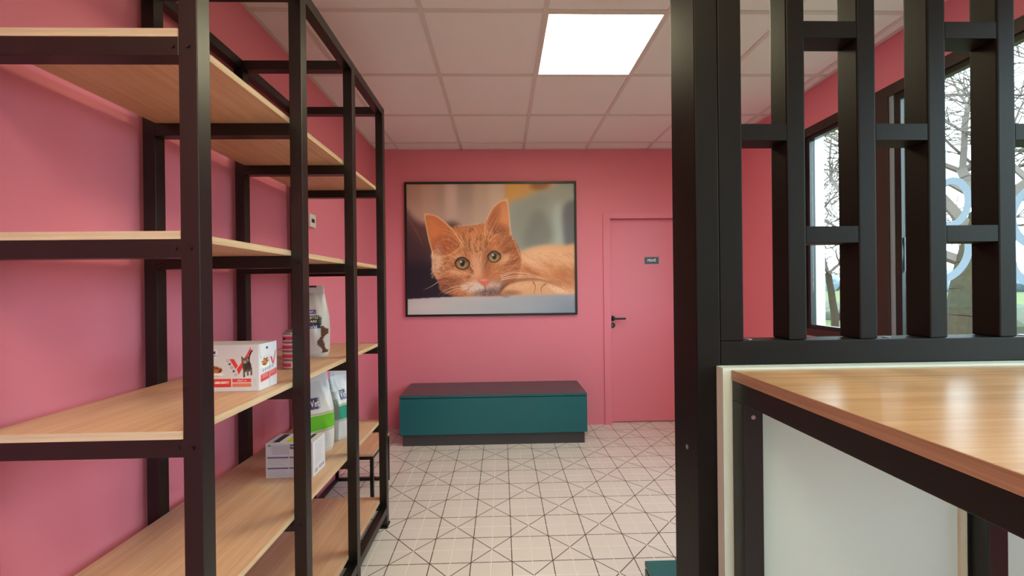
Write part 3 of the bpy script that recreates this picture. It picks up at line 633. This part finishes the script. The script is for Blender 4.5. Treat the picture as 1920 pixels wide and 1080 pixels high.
boxes('top_print', [((-.07, -.045, H2+.0002), (-.045, .045, H2+.0006))], 'ink', c2); boxes('top_print', [((.05, -.045, H2+.0002), (.066, .045, H2+.0006))], 'ink', c2); boxes('top_band', [((-.02, -.045, H2+.0002), (.03, .045, H2+.0006))], plain('lime_print', (196, 200, 60), .5), c2)
# tins
def tin(x, y, z, rot, label, grp, first):
    r, h = .0425, .0338
    t = thing('food_tin', label, 'tin', (x, y, z), rot, grp)
    smooth(cyl('can', r, h, 'silver', t, seg=32, prof=[(0, .001), (r-.003, .001), (r-.001, 0), (r, .002), (r-.0012, .0035), (r-.0012, h-.004), (r, h-.002), (r-.001, h), (r-.003, h-.002), (0, h-.002)]))
    vs_, fs, col = [], [], []; n = 48; zs = [.005, .010, .015, .020, .0285]
    for k in range(n):
        a = 2*math.pi*k/n; u = (k % 24)/24
        for z_ in zs:
            vs_.append(((r-.0007)*math.cos(a), (r-.0007)*math.sin(a), z_))
            col.append((232, 226, 226) if (z_ < .008 or z_ > .026 or u < .12) else ((70, 50, 70) if .12 <= u < .26 and z_ < .018 else ((214, 60, 110) if u < .72 else (236, 214, 216))))
    m_ = len(zs)
    for k in range(n):
        for i in range(m_-1): fs.append((k*m_+i, ((k+1) % n)*m_+i, ((k+1) % n)*m_+i+1, k*m_+i+1))
    me = bpy.data.meshes.new('paper_label'); me.from_pydata(vs_, [], fs); colour_attr(me, col); smooth(link('paper_label', me, 'gloss', t))
    cyl('pull_tab', .009, .0012, 'silver', t, (.016, 0, h-.002), 'z', 12)
ordn = ['bottom', 'second', 'third', 'top']
for k in range(4):
    tin(-.816, 1.640, S3+k*.0342, 2.6+.3*k, f'small pink labelled pet food tin, {ordn[k]} of the stack beside the carton', 'stacked pet food tins', k == 0)
    tin(-.857, 1.738, S3+k*.0342, 1.2+.4*k, f'small pink labelled pet food tin, {ordn[k]} of the stack behind the front stack', 'stacked pet food tins', False)
# bags
def make_bag(name, label, loc, rz, Wd, Td, H, colf, texts, top_flat=.82, mat='gloss'):
    t = thing(name, label, 'bag', loc, rz)
    NU, NV = 72, 90
    def dims(v):
        a = Wd/2*(1-.24*max(0, (v-.55)/.45)**1.3+.03*math.sin(v*5)); b = Td/2*(.86+.25*math.sin(math.pi*min(1, v/.75)))
        if v > .5: b *= max(.04, 1-((v-.5)/.42)**1.5) if v < .92 else .04
        if v < .05: a *= .93+.07*v/.05; b *= .9+.1*v/.05
        return a, max(b, .003)
    def surf(u, v):
        a, b = dims(v); x = u*a; d = (max(0, 1-abs(u)**3.2))**(1/3.2)*b
        return x, -d-.0022*math.sin(9*u+14*v)*math.sin(math.pi*v)*(1-abs(u)**4), v*H
    vs_, fs, col = [], [], []
    for j in range(NV+1):
        v = j/NV; a, b = dims(v)
        for i in range(NU):
            th_ = 2*math.pi*i/NU; cx, sy = math.cos(th_), math.sin(th_)
            u = math.copysign(abs(cx)**(2/3.2), cx); s = math.copysign(abs(sy)**(2/3.2), sy)
            wr = .0022*math.sin(9*u+14*v)*math.sin(math.pi*v)*(1-abs(u)**4)
            vs_.append((u*a, s*b+(-wr if s < 0 else wr), v*H)); col.append(colf(u, v, s))
    for j in range(NV):
        for i in range(NU): fs.append((j*NU+i, j*NU+(i+1) % NU, (j+1)*NU+(i+1) % NU, (j+1)*NU+i))
    fs.append(tuple(range(NU))[::-1]); fs.append(tuple(range(NV*NU, NV*NU+NU)))
    me = bpy.data.meshes.new('pouch'); me.from_pydata(vs_, [], fs); colour_attr(me, col); smooth(link('pouch', me, mat, t))
    for (txt, u, v, wd, ht, m_) in texts:
        tm = text_mesh(txt, 1.0, 0, .01); xs = [p.co.x for p in tm.vertices]; k = wd*Wd/2/(max(xs)-min(xs))
        for p in tm.vertices:
            uu = u+p.co.x*k/(Wd/2); vv = v+p.co.y*ht/H/.7; x, y, z = surf(max(-.99, min(.99, uu)), vv); p.co = (x, y-.0012, z)
        link('lettering', tm, m_, t)
    return t
def c_diab(u, v, s):
    if v > .975 and s < 0 and -.9 < u < .45: return (50, 46, 54)
    if s >= 0: return (206, 206, 208)
    if .60 < v < .665 and -.1 < u < .5: return (40, 48, 160)
    if .40 < v < .58 and u < .72: 
        return (44, 46, 160) if (v < .455 and -.3 < u < .64) else (44, 58, 50)
    if .455 < v < .56 and u < .8: return (44, 58, 50)
    e = .80+.10*math.sin(v*22)
    if .06 < v < .44 and abs(u-e) < .13+.04*math.sin(40*v): return (112, 78, 64) if int(v*60) % 2 else (88, 60, 50)
    return (216, 216, 220)
make_bag('pet_food_bag', 'white dry food bag with dark green band behind the tins on the middle shelf', (-.872, 1.905, S3), .10, .150, .10, .322, c_diab,
         [('DIABETES', .14, .552, .95, .011, 'whiteink'), ('CARE', .3, .502, .5, .010, 'whiteink'), ('m/d', .3, .428, .5, .012, 'whiteink'), ("Hill's", .2, .632, .42, .010, 'whiteink')])
def c_vet(band):
    def f(u, v, s):
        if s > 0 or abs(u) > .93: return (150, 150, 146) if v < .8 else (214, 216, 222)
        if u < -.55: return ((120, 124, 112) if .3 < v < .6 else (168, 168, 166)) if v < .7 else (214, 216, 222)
        if .57 < v < .71 and -.42 < u < .2: return (66, 40, 112)
        if .30 < v < .50: return band
        if .28 < v < .30 or .50 < v < .515: return (176, 140, 70)
        return (222, 224, 230)
    return f
make_bag('pet_food_bag', 'white pet food bag with purple logo and lime green band on the lower shelf', (-.864, 1.905, S4), .75, .165, .095, .36, c_vet((110, 196, 52)), [('Vet', -.11, .64, .5, .028, 'whiteink')])
make_bag('pet_food_bag', 'white pet food bag with purple logo and teal green band on the lower shelf', (-.818, 2.085, S4), 1.0, .14, .095, .35, c_vet((40, 166, 140)), [('Vet', -.11, .64, .5, .028, 'whiteink'), ('2', .3, .25, .2, .03, 'purple')])

for t in (cb, c2):
    fp = next(c for c in t.children if c.name.startswith('front_print'))
    for c in list(t.children):
        if c.name.startswith('lettering'): under(c, fp)
for t in list(COL.objects):
    if t.name.startswith('pet_food_bag'):
        po = next(c for c in t.children if c.name.startswith('pouch'))
        for c in list(t.children):
            if c.name.startswith('lettering'): under(c, po)
# ================================================================== WINDOW LETTERING (frosted loops on the glass)
def loop_strip(name, pts, wd, label):
    n = len(pts); vs_, fs = [], []
    for k in range(n):
        p0, p1 = Vector(pts[max(0, k-1)]), Vector(pts[min(n-1, k+1)]); d = (p1-p0).normalized(); nn = Vector((-d.y, d.x))*wd/2; c = Vector(pts[k])
        for q_ in (c+nn, c-nn): vs_.append((0, q_.x, q_.y))
    for k in range(n-1): fs.append((2*k, 2*k+1, 2*k+3, 2*k+2))
    me = bpy.data.meshes.new(name); me.from_pydata(vs_, [], fs); o = link(name, me, 'frost', None, (XR+.0228, 0, 0))
    return tag(o, label, 'decal', 'frosted window decals')
def ellp(cy, cz, ry, rz_, a0=0, a1=360, n=48): return [(cy+ry*math.cos(math.radians(a0+(a1-a0)*k/n)), cz+rz_*math.sin(math.radians(a0+(a1-a0)*k/n))) for k in range(n+1)]
loop_strip('window_decal', ellp(1.905, 1.715, .075, .105), .032, 'closed frosted white loop stuck high on the window glass')
loop_strip('window_decal', ellp(1.985, 1.50, .155, .155, 30, -200), .034, 'open frosted white curve on the window glass below the closed loop')
loop_strip('window_decal', ellp(1.55, 1.60, .12, .13), .032, 'round frosted white loop on the window glass nearer the counter table')
loop_strip('window_decal', ellp(1.50, 1.42, .17, .12, 180, 360), .032, 'frosted white bowl shaped curve on the window glass nearer the counter table')

# ================================================================== OUTSIDE
gr = boxes('ground', [((-60, -80, -.45), (160, 160, -.25))], 'grass'); struct(gr, 'winter field outside')
def tubes(segs, sides=5):
    vs_, fs = [], []
    for a, b, ra, rb in segs:
        a, b = Vector(a), Vector(b); d = (b-a).normalized(); s = d.cross(Vector((1, .1, .05))).normalized(); q_ = d.cross(s); n0 = len(vs_)
        for c, r in ((a, ra), (b, rb)):
            for k in range(sides): an = 2*math.pi*k/sides; vs_.append(c+(s*math.cos(an)+q_*math.sin(an))*r)
        for k in range(sides): fs.append((n0+k, n0+(k+1) % sides, n0+sides+(k+1) % sides, n0+sides+k))
    return vs_, fs
def tree(loc, h, r, seed, label, lean=(0, 0), depth=6, ivy=False):
    rr = random.Random(seed); t = thing('bare_tree', label, 'tree', loc, 0, 'bare winter trees outside the window'); tr, br = [], []
    def grow(p, d, L, rad, lev):
        n = 3 if lev else 7; out = tr if lev == 0 else br
        for i in range(n):
            d2 = (d+Vector((rr.gauss(0, .10), rr.gauss(0, .10), rr.gauss(.02, .06)))*(1 if lev else .5)).normalized(); q_ = p+d2*L/n
            out.append((p, q_, rad*(1-.22*i/n), rad*(1-.22*(i+1)/n))); p, d = q_, d2
            if lev < depth and (lev > 0 or i > 3) and rr.random() < .75:
                ax = Vector((rr.gauss(0, 1), rr.gauss(0, 1), rr.gauss(.25, .5))).normalized(); grow(p, (d*.55+ax*.8).normalized(), L*rr.uniform(.5, .75), rad*.42, lev+1)
        if lev < depth:
            for _ in range(2):
                ax = Vector((rr.gauss(0, 1), rr.gauss(0, 1), rr.gauss(.2, .5))).normalized(); grow(p, (d*.8+ax*.6).normalized(), L*rr.uniform(.6, .85), rad*.55, lev+1)
    grow(Vector((0, 0, 0)), Vector((lean[0], lean[1], 1)).normalized(), h, r, 0)
    a, f = tubes(tr, 10); me = bpy.data.meshes.new('trunk'); me.from_pydata(a, [], f); link('trunk', me, 'bark', t)
    a, f = tubes([(p, q_, max(ra, .008), max(rb, .008)) for p, q_, ra, rb in br], 4); me = bpy.data.meshes.new('branches'); me.from_pydata(a, [], f); link('branches', me, 'twig', t); return t
tree((6.3, 5.55, -.25), 2.6, .19, 3, 'bare tree with a thick lichen covered trunk just outside the window', (.02, -.05), 5)
tree((9.6, 11.6, -.25), 1.9, .10, 11, 'bare slender tree further out in the field', (0, 0), 5)
tree((17.5, 9.5, -.25), 3.0, .14, 23, 'bare tree standing far out to the side of the thick trunk', (0, 0), 5)
tree((15.5, -2.5, -.25), 2.0, .10, 31, 'young bare tree out in the field opposite the counter table', (0, .1), 5)
def blobrow(name, label, cat, x0, y0, x1, y1, h, n, mat, jit):
    bm = bmesh.new()
    for k in range(n):
        t = k/(n-1); s = h*random.uniform(.55, 1.1); m = Matrix.Translation((x0+(x1-x0)*t+random.gauss(0, jit), y0+(y1-y0)*t+random.gauss(0, jit), -.25+s*.4)) @ Matrix.Diagonal((s*.8, s*.8, s*.62, 1))
        r = bmesh.ops.create_icosphere(bm, subdivisions=2, radius=1, matrix=m)
        for v in r['verts']: v.co += Vector((random.gauss(0, 1), random.gauss(0, 1), random.gauss(0, 1)))*s*.06
    me = bpy.data.meshes.new(name); bm.to_mesh(me); bm.free(); o = link(name, me, mat); o['kind'] = 'stuff'; return tag(o, label, cat)
blobrow('hedge', 'low scrubby winter hedge along the field', 'hedge', 14, 2, 16, 34, .8, 60, 'hedge', .5)
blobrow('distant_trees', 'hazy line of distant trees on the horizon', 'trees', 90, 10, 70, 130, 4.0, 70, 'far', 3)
